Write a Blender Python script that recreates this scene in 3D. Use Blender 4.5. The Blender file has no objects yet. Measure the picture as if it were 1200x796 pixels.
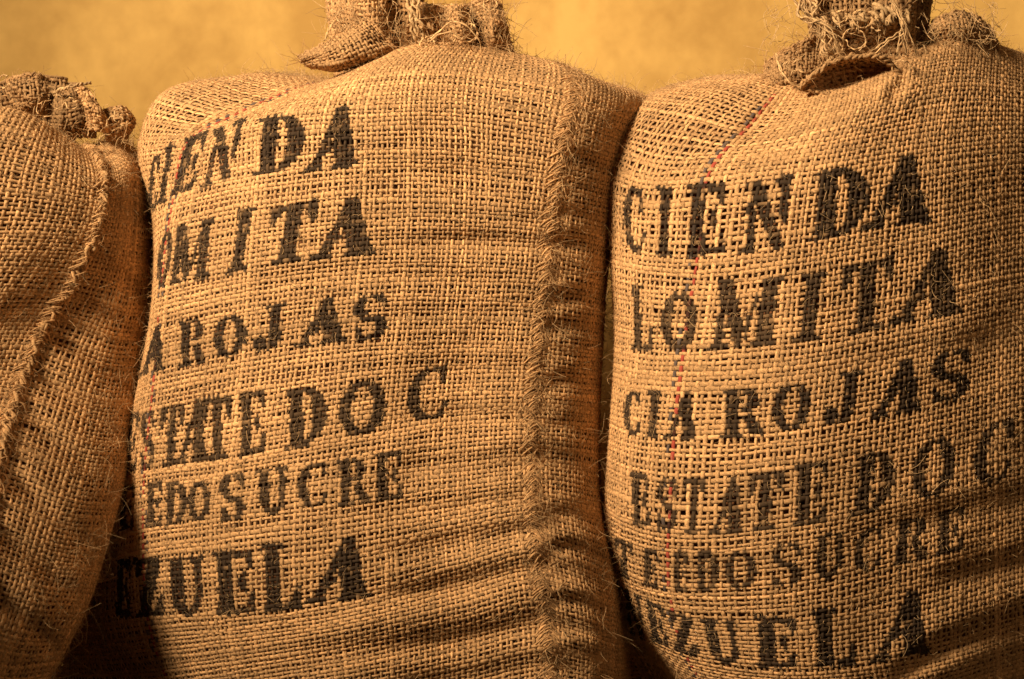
import bpy, math
import numpy as np

rng = np.random.default_rng(7)
sc = bpy.context.scene
col = sc.collection

# ------------------------------------------------------------------ camera, light, exposure
CAM_H, FOCAL, D0 = 0.52, 60.0, 1.84
cam = bpy.data.cameras.new('camera')
cam.lens = FOCAL; cam.sensor_width = 36.0; cam.clip_end = 50
cam.dof.use_dof = True; cam.dof.focus_distance = D0 + 0.03; cam.dof.aperture_fstop = 8.0
cam_o = bpy.data.objects.new('camera', cam); col.objects.link(cam_o)
cam_o.location = (0, 0, CAM_H); cam_o.rotation_euler = (math.radians(90), 0, 0)
sc.camera = cam_o

w = bpy.data.worlds.new('World'); sc.world = w; w.use_nodes = True
w.node_tree.nodes['Background'].inputs[0].default_value = (1.0, 0.50, 0.20, 1)
w.node_tree.nodes['Background'].inputs[1].default_value = 0.028

def lamp(name, kind, loc, target, energy, color, **kw):
    l = bpy.data.lights.new(name, kind); l.energy = energy; l.color = color
    for k, v in kw.items(): setattr(l, k, v)
    o = bpy.data.objects.new(name, l); col.objects.link(o); o.location = loc
    from mathutils import Vector
    o.rotation_euler = (Vector(target) - Vector(loc)).to_track_quat('-Z', 'Y').to_euler()
    return o
WARM = (1.0, 0.75, 0.465)
lamp('key_lamp', 'SPOT', (-1.90, 0.0, 2.15), (0.06, 2.12, 0.98), 960, WARM,
     spot_size=math.radians(51), spot_blend=1.0, shadow_soft_size=0.42)
lamp('fill_lamp', 'AREA', (1.7, -0.9, 1.5), (0.0, 1.9, 0.6), 7, (1.0, 0.66, 0.34), size=1.0)

vs = sc.view_settings
vs.view_transform = 'Standard'; vs.look = 'None'; vs.exposure = 0.0; vs.gamma = 1.0
sc.view_settings.use_curve_mapping = False

# ------------------------------------------------------------------ materials
def mat(name):
    m = bpy.data.materials.new(name); m.use_nodes = True
    nt = m.node_tree; b = nt.nodes['Principled BSDF']
    return m, nt, b
def N(nt, t, **kw):
    n = nt.nodes.new(t)
    for k, v in kw.items(): setattr(n, k, v)
    return n

def jute_material(name, base, rough=0.85):
    """threads: attribute 'thread' r = tone of the yarn (lowered for shade at the left mouth), g = printing ink, b = dyed yarn (1 red, .5 blue)"""
    m, nt, b = mat(name); L = nt.links.new
    at = N(nt, 'ShaderNodeAttribute', attribute_name='thread')
    sep = N(nt, 'ShaderNodeSeparateColor'); L(at.outputs['Color'], sep.inputs[0])
    tc = N(nt, 'ShaderNodeTexCoord')
    n1 = N(nt, 'ShaderNodeTexNoise'); n1.inputs['Scale'].default_value = 520; n1.inputs['Detail'].default_value = 3
    L(tc.outputs['Object'], n1.inputs['Vector'])
    n2 = N(nt, 'ShaderNodeTexNoise'); n2.inputs['Scale'].default_value = 9; n2.inputs['Detail'].default_value = 4
    L(tc.outputs['Object'], n2.inputs['Vector'])
    r1 = N(nt, 'ShaderNodeMapRange'); r1.inputs[1].default_value = .25; r1.inputs[2].default_value = .75
    r1.inputs[3].default_value = .78; r1.inputs[4].default_value = 1.2; L(n1.outputs[0], r1.inputs[0])
    r2 = N(nt, 'ShaderNodeMapRange'); r2.inputs[1].default_value = .3; r2.inputs[2].default_value = .7
    r2.inputs[3].default_value = .86; r2.inputs[4].default_value = 1.12; L(n2.outputs[0], r2.inputs[0])
    sa = N(nt, 'ShaderNodeAttribute', attribute_name='strand')
    n3 = N(nt, 'ShaderNodeTexNoise'); n3.inputs['Scale'].default_value = 2.6; n3.inputs['Detail'].default_value = 2
    L(sa.outputs['Vector'], n3.inputs['Vector'])
    r3 = N(nt, 'ShaderNodeMapRange'); r3.inputs[1].default_value = .3; r3.inputs[2].default_value = .7
    r3.inputs[3].default_value = .62; r3.inputs[4].default_value = 1.30; L(n3.outputs[0], r3.inputs[0])
    mu0 = N(nt, 'ShaderNodeMath', operation='MULTIPLY'); L(r1.outputs[0], mu0.inputs[0]); L(r3.outputs[0], mu0.inputs[1])
    mu = N(nt, 'ShaderNodeMath', operation='MULTIPLY'); L(mu0.outputs[0], mu.inputs[0]); L(r2.outputs[0], mu.inputs[1])
    mu2 = N(nt, 'ShaderNodeMath', operation='MULTIPLY'); L(mu.outputs[0], mu2.inputs[0]); L(sep.outputs[0], mu2.inputs[1])
    sca = N(nt, 'ShaderNodeVectorMath', operation='SCALE'); sca.inputs[0].default_value = base
    L(mu2.outputs[0], sca.inputs['Scale'])
    red = N(nt, 'ShaderNodeMix', data_type='RGBA'); red.inputs[7].default_value = (.40, .075, .05, 1)
    gt = N(nt, 'ShaderNodeMath', operation='GREATER_THAN'); gt.inputs[1].default_value = .75
    L(sep.outputs[2], gt.inputs[0]); L(gt.outputs[0], red.inputs[0]); L(sca.outputs[0], red.inputs[6])
    blue = N(nt, 'ShaderNodeMix', data_type='RGBA'); blue.inputs[7].default_value = (.12, .09, .08, 1)
    c1 = N(nt, 'ShaderNodeMath', operation='COMPARE'); c1.inputs[1].default_value = .5; c1.inputs[2].default_value = .1
    L(sep.outputs[2], c1.inputs[0]); L(c1.outputs[0], blue.inputs[0]); L(red.outputs[2], blue.inputs[6])
    ink = N(nt, 'ShaderNodeMix', data_type='RGBA'); ink.inputs[7].default_value = (.027, .017, .011, 1)
    L(sep.outputs[1], ink.inputs[0]); L(blue.outputs[2], ink.inputs[6])
    L(ink.outputs[2], b.inputs['Base Color'])
    b.inputs['Roughness'].default_value = rough
    b.inputs['Specular IOR Level'].default_value = 0.25
    bp = N(nt, 'ShaderNodeBump'); bp.inputs['Strength'].default_value = .5; bp.inputs['Distance'].default_value = .0008
    L(n3.outputs[0], bp.inputs['Height']); L(bp.outputs[0], b.inputs['Normal'])
    return m
M_JUTE = jute_material('jute_yarn', (.585, .352, .168))
M_FUZZ = jute_material('jute_fibre', (.64, .43, .225), .6)

M_FILL, nt, b = mat('sack_filling')
vo = N(nt, 'ShaderNodeTexVoronoi'); vo.inputs['Scale'].default_value = 90
cr = N(nt, 'ShaderNodeValToRGB'); cr.color_ramp.elements[0].color = (.22, .088, .032, 1); cr.color_ramp.elements[1].color = (.14, .055, .02, 1)
nt.links.new(vo.outputs['Distance'], cr.inputs[0]); nt.links.new(cr.outputs[0], b.inputs['Base Color']); b.inputs['Roughness'].default_value = .9

M_WALL, nt, b = mat('ochre_plaster')
tc = N(nt, 'ShaderNodeTexCoord')
na = N(nt, 'ShaderNodeTexNoise'); na.inputs['Scale'].default_value = 4.2; na.inputs['Detail'].default_value = 6; na.inputs['Distortion'].default_value = .6
nb = N(nt, 'ShaderNodeTexNoise'); nb.inputs['Scale'].default_value = 38; nb.inputs['Detail'].default_value = 5
nt.links.new(tc.outputs['Object'], na.inputs['Vector']); nt.links.new(tc.outputs['Object'], nb.inputs['Vector'])
cr = N(nt, 'ShaderNodeValToRGB')
cr.color_ramp.elements[0].position = .38; cr.color_ramp.elements[0].color = (.52, .31, .085, 1)
cr.color_ramp.elements[1].position = .60; cr.color_ramp.elements[1].color = (.75, .485, .150, 1)
ad = N(nt, 'ShaderNodeMix', data_type='FLOAT'); ad.inputs[0].default_value = .22
nt.links.new(na.outputs[0], ad.inputs[2]); nt.links.new(nb.outputs[0], ad.inputs[3])
nt.links.new(ad.outputs[0], cr.inputs[0]); nt.links.new(cr.outputs[0], b.inputs['Base Color'])
b.inputs['Roughness'].default_value = .85
bp = N(nt, 'ShaderNodeBump'); bp.inputs['Strength'].default_value = .25; bp.inputs['Distance'].default_value = .01
nt.links.new(ad.outputs[0], bp.inputs['Height']); nt.links.new(bp.outputs[0], b.inputs['Normal'])

M_FLOOR, nt, b = mat('dark_floor')
nf = N(nt, 'ShaderNodeTexNoise'); nf.inputs['Scale'].default_value = 12; nf.inputs['Detail'].default_value = 6
cr = N(nt, 'ShaderNodeValToRGB'); cr.color_ramp.elements[0].color = (.02, .014, .009, 1); cr.color_ramp.elements[1].color = (.06, .042, .028, 1)
nt.links.new(nf.outputs[0], cr.inputs[0]); nt.links.new(cr.outputs[0], b.inputs['Base Color']); b.inputs['Roughness'].default_value = .8

# ------------------------------------------------------------------ helpers
K = 36.0 / FOCAL / 1200.0
NECK = [0.0, 1.0]
def world(px, py, d):
    """photo position (1200 x 796) at a distance d metres beyond the front plane -> point in the room"""
    Y = D0 + d
    return np.stack([(px - 600) * K * Y, Y, CAM_H + (398 - py) * K * Y], -1)
PX = K * D0            # metres per photo pixel at the front plane

def hermite(x, y, xq):
    """C1 cubic through points (x, y[..., axis 0]) with finite-difference slopes"""
    x = np.asarray(x, float); y = np.asarray(y, float)
    h = np.diff(x); dl = np.diff(y, axis=0) / h.reshape((-1,) + (1,) * (y.ndim - 1))
    m = np.zeros_like(y)
    m[0] = dl[0]; m[-1] = dl[-1]
    hw = h.reshape((-1,) + (1,) * (y.ndim - 1))
    m[1:-1] = (dl[:-1] * hw[1:] + dl[1:] * hw[:-1]) / (hw[1:] + hw[:-1])
    k = np.clip(np.searchsorted(x, xq) - 1, 0, len(x) - 2)
    sh = (-1,) + (1,) * (y.ndim - 1)
    t = ((xq - x[k]) / h[k]).reshape(sh); hh = h[k].reshape(sh)
    return ((2*t**3 - 3*t**2 + 1) * y[k] + (t**3 - 2*t**2 + t) * hh * m[k] + (-2*t**3 + 3*t**2) * y[k+1] + (t**3 - t**2) * hh * m[k+1])

def smooth_noise(n, step, amp, r=rng):
    """1-D smooth noise of n samples with knots every `step`"""
    k = int(n / step) + 4
    v = r.normal(0, 1, k)
    x = np.arange(n) / step
    i = x.astype(int); f = x - i; f = f * f * (3 - 2 * f)
    return amp * (v[i] * (1 - f) + v[i + 1] * f)

def noise2(shape, cell, r=rng):
    h, w_ = shape
    gh, gw = int(h / cell) + 3, int(w_ / cell) + 3
    g = r.normal(0, 1, (gh, gw))
    y = np.arange(h) / cell; x = np.arange(w_) / cell
    yi = y.astype(int); xi = x.astype(int)
    fy = (y - yi)[:, None]; fx = (x - xi)[None]
    fy = fy*fy*(3-2*fy); fx = fx*fx*(3-2*fx)
    a = g[yi][:, xi]; b_ = g[yi][:, xi+1]; c = g[yi+1][:, xi]; d_ = g[yi+1][:, xi+1]
    return (a*(1-fx)+b_*fx)*(1-fy) + (c*(1-fx)+d_*fx)*fy

def seg_dist(px, py, pts):
    """distance to a polyline, and the side (positive = below it in the photo) and the position along it"""
    best = np.full(px.shape, 1e9); along = np.zeros(px.shape)
    side = np.zeros(px.shape)
    n = len(pts) - 1
    for i in range(n):
        (ax, ay), (bx, by) = pts[i], pts[i+1]
        dx, dy = bx - ax, by - ay; L2 = dx*dx + dy*dy
        u = np.clip(((px-ax)*dx + (py-ay)*dy) / L2, 0, 1)
        dd = np.hypot(px - ax - u*dx, py - ay - u*dy)
        s_ = np.sign(dx*(py-ay) - dy*(px-ax))
        m = dd < best
        best = np.where(m, dd, best); along = np.where(m, (i + u) / n, along); side = np.where(m, s_, side)
    return best, side, along

class Surface:
    """cloth surface from a net of control points C[row][col] = (photo x, photo y, depth)"""
    def __init__(self, C, folds=(), bump=0.0, nd=(420, 520), seed=1, ridge=None, cell=46):
        C = np.asarray(C, float)
        W = world(C[..., 0], C[..., 1], C[..., 2])
        ds = np.linalg.norm(np.diff(W, axis=1), axis=2)
        dt = np.linalg.norm(np.diff(W, axis=0), axis=2)
        R = C.shape[0]
        self.sc = np.concatenate([[0], np.cumsum(np.maximum(ds[R // 3:].mean(0), .004))])
        self.tr = np.concatenate([[0], np.cumsum(np.maximum(dt.mean(1), .004))])
        self.S, self.T = self.sc[-1], self.tr[-1]
        nt_, ns_ = nd[1], nd[0]
        g = hermite(self.tr, C, np.linspace(0, self.T, nt_))
        g = hermite(self.sc, np.swapaxes(g, 0, 1), np.linspace(0, self.S, ns_))
        g = np.swapaxes(g, 0, 1)                                  # (nt, ns, 3)
        px, py, d = g[..., 0].copy(), g[..., 1].copy(), g[..., 2].copy()
        r = np.random.default_rng(seed)
        for pts, width, amp in folds:                             # a crease: furrow with a rounded lip above it
            dist, side, al = seg_dist(px, py, pts)
            fade = np.clip(np.minimum(al, 1 - al) * 5 + .12, 0, 1)
            wob = 1 + .25 * noise2(px.shape, 25, r)
            sd = dist * side / width
            d += fade * amp * wob * (np.exp(-sd**2 * 1.2) - .55 * np.exp(-((sd + 1.5) / 1.1)**2) - .35 * np.exp(-((sd - 1.7) / 1.3)**2))
        if bump:
            d += bump * (noise2(px.shape, cell, r) + .5 * noise2(px.shape, cell * .45, r))
        if ridge is not None:
            s_axis = np.linspace(0, self.S, ns_)[None]
            c, wd, amp = ridge
            d -= amp * np.exp(-((s_axis - c) / wd)**2)
        P = world(px, py, d)
        self.px, self.py = px, py
        du = np.gradient(P, axis=1); dv = np.gradient(P, axis=0)
        n = np.cross(dv, du)
        n /= np.maximum(np.linalg.norm(n, axis=2, keepdims=True), 1e-9)
        self.P, self.n = P, n
        self.nt_, self.ns_ = nt_, ns_
    def _bl(self, A, s, t):
        x = np.clip(s / self.S, 0, 1) * (self.ns_ - 1); y = np.clip(t / self.T, 0, 1) * (self.nt_ - 1)
        xi = np.minimum(x.astype(int), self.ns_ - 2); yi = np.minimum(y.astype(int), self.nt_ - 2)
        fx = x - xi; fy = y - yi
        if A.ndim == 3: fx = fx[..., None]; fy = fy[..., None]
        return (A[yi, xi]*(1-fx)+A[yi, xi+1]*fx)*(1-fy) + (A[yi+1, xi]*(1-fx)+A[yi+1, xi+1]*fx)*fy
    def at(self, s, t):
        n = self._bl(self.n, s, t)
        n = n / np.maximum(np.linalg.norm(n, axis=-1, keepdims=True), 1e-9)
        return self._bl(self.P, s, t), n
    def pix(self, s, t):
        return self._bl(self.px, s, t), self._bl(self.py, s, t)

class Geo:
    def __init__(self): self.v, self.f, self.c, self.q, self.n, self.r = [], [], [], [], 0, np.random.default_rng(99)
    def tubes(self, C, e1, e2, a, b, color, sides=6, ink_top=None, rough=.10):
        """C (n,m,3) centre lines; e1/e2 (n,m,3) frame; a, b (n,m) half axes along e1/e2; color (n,m,3)"""
        n, m, _ = C.shape
        ang = np.arange(sides) / sides * 2 * math.pi + math.pi / 2
        ca, sa = np.cos(ang), np.sin(ang)
        V = C[:, :, None] + e1[:, :, None] * (a[..., None] * ca)[..., None] + e2[:, :, None] * (b[..., None] * sa)[..., None]
        V = V + self.r.normal(0, 1, V.shape) * (np.minimum(a, b) * rough)[:, :, None, None]      # yarn is never a clean tube
        colr = np.repeat(color[:, :, None], sides, 2).copy()
        run = np.concatenate([np.zeros((n, 1)), np.cumsum(np.linalg.norm(np.diff(C, axis=1), axis=2), 1)], 1)
        tw = ang[None, None] + (run * 260)[..., None]
        st = np.stack([np.cos(tw), np.sin(tw), np.broadcast_to((run * 90 + self.r.uniform(0, 900, n)[:, None])[..., None], tw.shape)], -1)
        self.q.append(st.reshape(-1, 3))
        if ink_top is not None:                                   # ink sits on the outer side of the yarn
            colr[..., 1] *= np.clip(1.15 + .4 * sa, 0, 1)
        self.v.append(V.reshape(-1, 3)); self.c.append(colr.reshape(-1, 3))
        idx = np.arange(n * m * sides).reshape(n, m, sides) + self.n
        A = idx[:, :-1]; B = idx[:, 1:]
        q = np.stack([A, np.roll(A, -1, 2), np.roll(B, -1, 2), B], -1)
        self.f.append(q.reshape(-1, 4)); self.n += n * m * sides
    def grid(self, P, color):
        h, w_, _ = P.shape
        self.v.append(P.reshape(-1, 3)); self.q.append(P.reshape(-1, 3) * 300); self.c.append(np.broadcast_to(np.asarray(color, float), (h, w_, 3)).reshape(-1, 3))
        idx = np.arange(h * w_).reshape(h, w_) + self.n
        q = np.stack([idx[:-1, :-1], idx[:-1, 1:], idx[1:, 1:], idx[1:, :-1]], -1)
        self.f.append(q.reshape(-1, 4)); self.n += h * w_
    def build(self, name, material, parent=None, **props):
        v = np.concatenate(self.v).astype(np.float32); f = np.concatenate(self.f).astype(np.int32)
        v[:, 2] = np.maximum(v[:, 2], 0.002)
        me = bpy.data.meshes.new(name)
        me.vertices.add(len(v)); me.vertices.foreach_set('co', v.ravel())
        me.loops.add(f.size); me.loops.foreach_set('vertex_index', f.ravel())
        me.polygons.add(len(f)); me.polygons.foreach_set('loop_start', np.arange(0, f.size, 4, dtype=np.int32))
        me.polygons.foreach_set('use_smooth', np.ones(len(f), bool))
        c = np.concatenate(self.c).astype(np.float32)
        ca = me.color_attributes.new('thread', 'FLOAT_COLOR', 'POINT')
        ca.data.foreach_set('color', np.concatenate([c, np.ones((len(c), 1), np.float32)], 1).ravel())
        cb = me.color_attributes.new('strand', 'FLOAT_COLOR', 'POINT')
        cb.data.foreach_set('color', np.concatenate([np.concatenate(self.q).astype(np.float32), np.ones((len(c), 1), np.float32)], 1).ravel())
        me.update(calc_edges=True); me.validate()
        me.materials.append(material)
        o = bpy.data.objects.new(name, me); col.objects.link(o)
        if parent is not None: o.parent = parent; o.matrix_parent_inverse.identity(); 
        if parent is not None: o.location = -np.array(parent.location)
        for k, v_ in props.items(): o[k] = v_
        return o

def fibres(geo, P0, dirs, length, radius, curl, tone, segs=5, r=rng, sides=3, drop=0.0):
    """fine loose fibres: P0 (n,3) roots, dirs (n,3)"""
    n = len(P0)
    d = dirs / np.maximum(np.linalg.norm(dirs, axis=1, keepdims=True), 1e-9)
    pts = [P0]; bend = r.normal(0, 1, (n, 3)) * curl
    L = (length / segs)[:, None]
    for k in range(segs):
        d = d + bend / segs * 2 + r.normal(0, .25, (n, 3)) * curl / segs * 2
        d[:, 2] -= drop / segs
        d /= np.maximum(np.linalg.norm(d, axis=1, keepdims=True), 1e-9)
        pts.append(pts[-1] + d * L)
    C = np.stack(pts, 1)
    T = np.gradient(C, axis=1); T /= np.maximum(np.linalg.norm(T, axis=2, keepdims=True), 1e-9)
    up = np.array([.31, -.9, .3]); e1 = np.cross(T, up); e1 /= np.maximum(np.linalg.norm(e1, axis=2, keepdims=True), 1e-9)
    e2 = np.cross(e1, T)
    taper = np.linspace(1, .55, segs + 1)[None]
    a = radius[:, None] * taper
    c = np.zeros(C.shape); c[..., 0] = tone[:, None]
    geo.tubes(C, e1, e2, a, a, c, sides)

def yarn(geo, pts, radius, tone=1.0, n=24, plies=1, twist=5.0, fray=0.0, r=rng, sides=5):
    """a yarn or cord through world points; plies > 1 twists strands together"""
    pts = np.asarray(pts, float)
    u = np.concatenate([[0], np.cumsum(np.linalg.norm(np.diff(pts, axis=0), axis=1))])
    C = hermite(u, pts, np.linspace(0, u[-1], n))
    T = np.gradient(C, axis=0); T /= np.maximum(np.linalg.norm(T, axis=1, keepdims=True), 1e-9)
    e1 = np.cross(T, np.array([.2, -.93, .3])); e1 /= np.maximum(np.linalg.norm(e1, axis=1, keepdims=True), 1e-9)
    e2 = np.cross(e1, T)
    for k in range(plies):
        ph = 2 * math.pi * (k / plies + twist * np.linspace(0, 1, n)) + r.uniform(0, 6)
        rad = radius if plies == 1 else radius * .55
        off = 0 if plies == 1 else radius * .55
        Ck = C + (e1 * np.cos(ph)[:, None] + e2 * np.sin(ph)[:, None]) * off + np.stack([smooth_noise(n, 4, radius * .25 + fray, r) for _ in range(3)], -1)
        a = rad * (1 + smooth_noise(n, 3, .18, r)); a = np.maximum(a, rad * .4)
        c = np.zeros((1, n, 3)); c[0, :, 0] = tone * (1 + smooth_noise(n, 3, .1, r)) * r.uniform(.85, 1.15)
        geo.tubes(Ck[None], e1[None], e2[None], a[None], a[None], c, sides)

# ------------------------------------------------------------------ stencil alphabet (unit box, x right, y up)
def P_(*p): return ('p', p)
def S_(w_, *p): return ('s', w_, p)
def arc(cx, cy, rx, ry, a0, a1, n=9):
    return [(cx + rx*math.cos(math.radians(a0+(a1-a0)*i/(n-1))), cy + ry*math.sin(math.radians(a0+(a1-a0)*i/(n-1)))) for i in range(n)]
def crescent(cx, cy, rx, ry, ix, iy, irx, iry, a0, a1):
    return P_(*(arc(cx, cy, rx, ry, a0, a1) + arc(ix, iy, irx, iry, a1, a0)))
GLYPH = {
 'I': [P_((.27,.0),(.73,0),(.73,1),(.27,1)), P_((.05,0),(.95,0),(.95,.07),(.05,.07)), P_((.05,.93),(.95,.93),(.95,1),(.05,1))],
 'E': [P_((.08,0),(.44,0),(.44,1),(.08,1)), P_((-.02,0),(.5,0),(.5,.07),(-.02,.07)), P_((-.02,.93),(.5,.93),(.5,1),(-.02,1)),
       P_((.5,.91),(.97,1),(.97,.70),(.88,.72),(.78,.90)), P_((.5,1),(.97,1),(.9,.9),(.5,.93)), P_((.55,.5),(.74,.66),(.78,.66),(.78,.33),(.74,.33)),
       P_((.5,0),(1.0,0),(1.0,.32),(.92,.3),(.8,.1),(.5,.08))],
 'N': [P_((-.02,1),(.33,1),(.92,.0),(.70,0),(.18,.78)), P_((.08,0),(.24,0),(.24,.62),(.12,.74)), P_((-.03,0),(.34,0),(.3,.06),(-.03,.06)),
       P_((.80,.42),(.94,.32),(.96,1),(.80,1)), P_((.68,.94),(1.05,.94),(1.05,1),(.68,1))],
 'D': [P_((.08,0),(.40,0),(.40,1),(.08,1)), P_((-.03,0),(.42,0),(.42,.06),(-.03,.06)), P_((-.03,.94),(.42,.94),(.42,1),(-.03,1)),
       crescent(.42,.5,.60,.5,.42,.5,.24,.44,-88,88)],
 'A': [P_((.50,1),(.70,1),(1.02,.0),(.62,.0),(.52,.42)), P_((.08,.04),(.24,.04),(.54,.68),(.48,.88)), P_((-.06,0),(.34,0),(.30,.09),(.0,.09)), P_((.52,0),(1.08,0),(1.05,.07),(.56,.07)), P_((.33,.28),(.44,.28),(.50,.38),(.38,.38))],
 'L': [P_((.10,0),(.46,0),(.46,1),(.10,1)), P_((-.02,.93),(.6,.93),(.6,1),(-.02,1)), P_((-.02,0),(.5,0),(.5,.06),(-.02,.06)), P_((.56,0),(1.0,0),(1.0,.36),(.92,.34),(.82,.11),(.56,.08))],
 'O': [crescent(.5,.5,.5,.5,.56,.5,.30,.42,100,260), crescent(.5,.5,.5,.5,.44,.5,.30,.42,-80,80)],
 'C': [crescent(.52,.5,.52,.5,.60,.5,.32,.42,95,265), P_((.60,1),(.78,.96),(.92,1),(.92,.66),(.84,.66),(.76,.86),(.60,.93)), P_((.62,0),(.82,.05),(.98,.3),(.9,.33),(.76,.14),(.62,.08))],
 'U': [P_((.10,1),(.40,1),(.40,.32),(.46,.12),(.30,.02),(.14,.16),(.10,.34)), P_((-.02,.94),(.52,.94),(.52,1),(-.02,1)), P_((.76,1),(.92,1),(.92,.32),(.82,.1),(.58,-.02),(.40,-.02),(.40,.10),(.58,.10),(.70,.18),(.76,.34)), P_((.64,.94),(1.02,.94),(1.02,1),(.64,1))],
 'Z': [P_((.58,.93),(.98,.93),(.44,.06),(.06,.06)), P_((.02,1),(.98,1),(.98,.93),(.34,.91),(.14,.70),(.05,.70)), P_((.02,0),(.98,0),(1.0,.34),(.90,.34),(.70,.09),(.02,.07))],
 'M': [P_((.0,1),(.24,1),(.50,.22),(.42,.0),(.36,.04)), P_((.04,0),(.17,0),(.17,.62),(.06,.82)), P_((-.05,0),(.27,0),(.27,.06),(-.05,.06)), P_((.72,0),(.96,0),(.96,1),(.74,1)), P_((.64,0),(1.06,0),(1.06,.07),(.64,.07)),
       P_((.52,.12),(.70,.72),(.66,.78),(.50,.30)), P_((.72,.93),(1.08,.93),(1.08,1),(.72,1))],
 'T': [P_((.35,0),(.66,0),(.66,1),(.35,1)), P_((.18,0),(.82,0),(.82,.07),(.18,.07)), P_((.0,1),(.32,1),(.32,.93),(.2,.88),(.10,.66),(.0,.66)), P_((.68,1),(1.0,1),(1.0,.66),(.90,.66),(.80,.88),(.68,.93))],
 'R': [P_((.08,0),(.38,0),(.38,1),(.08,1)), P_((-.03,0),(.5,0),(.5,.07),(-.03,.07)), P_((-.03,.93),(.42,.93),(.42,1),(-.03,1)), crescent(.46,.74,.46,.26,.46,.74,.18,.18,-85,88), P_((.5,.42),(.72,.46),(1.02,.06),(1.0,0),(.74,0))],
 'J': [P_((.48,.2),(.80,.26),(.80,1),(.48,1)), P_((.34,.93),(.98,.93),(.98,1),(.34,1)), P_((.48,.24),(.80,.24),(.70,.06),(.42,-.02),(.36,.06),(.46,.12)), P_(*arc(.18,.18,.19,.17,0,330))],
 'S': [P_((.95,.70),(.86,.70),(.74,.88),(.52,.94),(.52,1.01),(.72,.97),(.90,1.0)), crescent(.40,.74,.38,.27,.46,.76,.16,.18,95,250),
       P_((.10,.62),(.30,.52),(.66,.52),(.92,.30),(.80,.22),(.58,.40),(.26,.46)), crescent(.56,.26,.40,.27,.52,.24,.15,.18,-85,75), P_((.04,.32),(.12,.32),(.26,.12),(.46,.06),(.46,0),(.26,.02),(.06,0))],
 'V': [P_((0,1),(.36,1),(.6,.2),(.5,0))], 'G': [], 'H': [], 'P': [],
}
def in_poly(x, y, pts):
    inside = np.zeros(x.shape, bool); n = len(pts)
    for i in range(n):
        (x1, y1), (x2, y2) = pts[i], pts[(i+1) % n]
        c = ((y1 > y) != (y2 > y)) & (x < (x2-x1)*(y-y1)/((y2-y1) if y2 != y1 else 1e-9) + x1)
        inside ^= c
    return inside
def ink_mask(px, py, letters, scale=3.0):
    """how much printing ink lands on each point; letters = (char, bottom left, bottom right, top left)"""
    out = np.zeros(px.shape)
    for ch, bl, br, tl, dens in letters:
        bl = np.array(bl, float); ex = np.array(br, float) - bl; ey = np.array(tl, float) - bl
        det = ex[0]*ey[1] - ex[1]*ey[0]
        x0, x1 = min(bl[0], tl[0]) - 12, max(br[0], (tl+ex)[0] if False else (np.array(tl)+ex)[0]) + 12
        y0, y1 = min(tl[1], tl[1]+ex[1]) - 12, max(bl[1], br[1]) + 12
        m = (px > x0) & (px < x1) & (py > y0) & (py < y1)
        if not m.any(): continue
        X, Y = px[m] - bl[0], py[m] - bl[1]
        u = (X*ey[1] - Y*ey[0]) / det; v = (-X*ex[1] + Y*ex[0]) / det
        hit = np.zeros(u.shape, bool)
        k_ = .9 if dens > .94 else .55
        du_, dv_ = k_ / np.hypot(*ex), k_ / np.hypot(*ey)            # paint creeps a little under the stencil
        for sh in GLYPH[ch]:
            for a_, b_ in ((0, 0), (du_, 0), (-du_, 0), (0, dv_), (0, -dv_)): hit |= in_poly(u + a_, v + b_, sh[1])
        out[m] = np.maximum(out[m], hit * dens)
    return out

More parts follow.
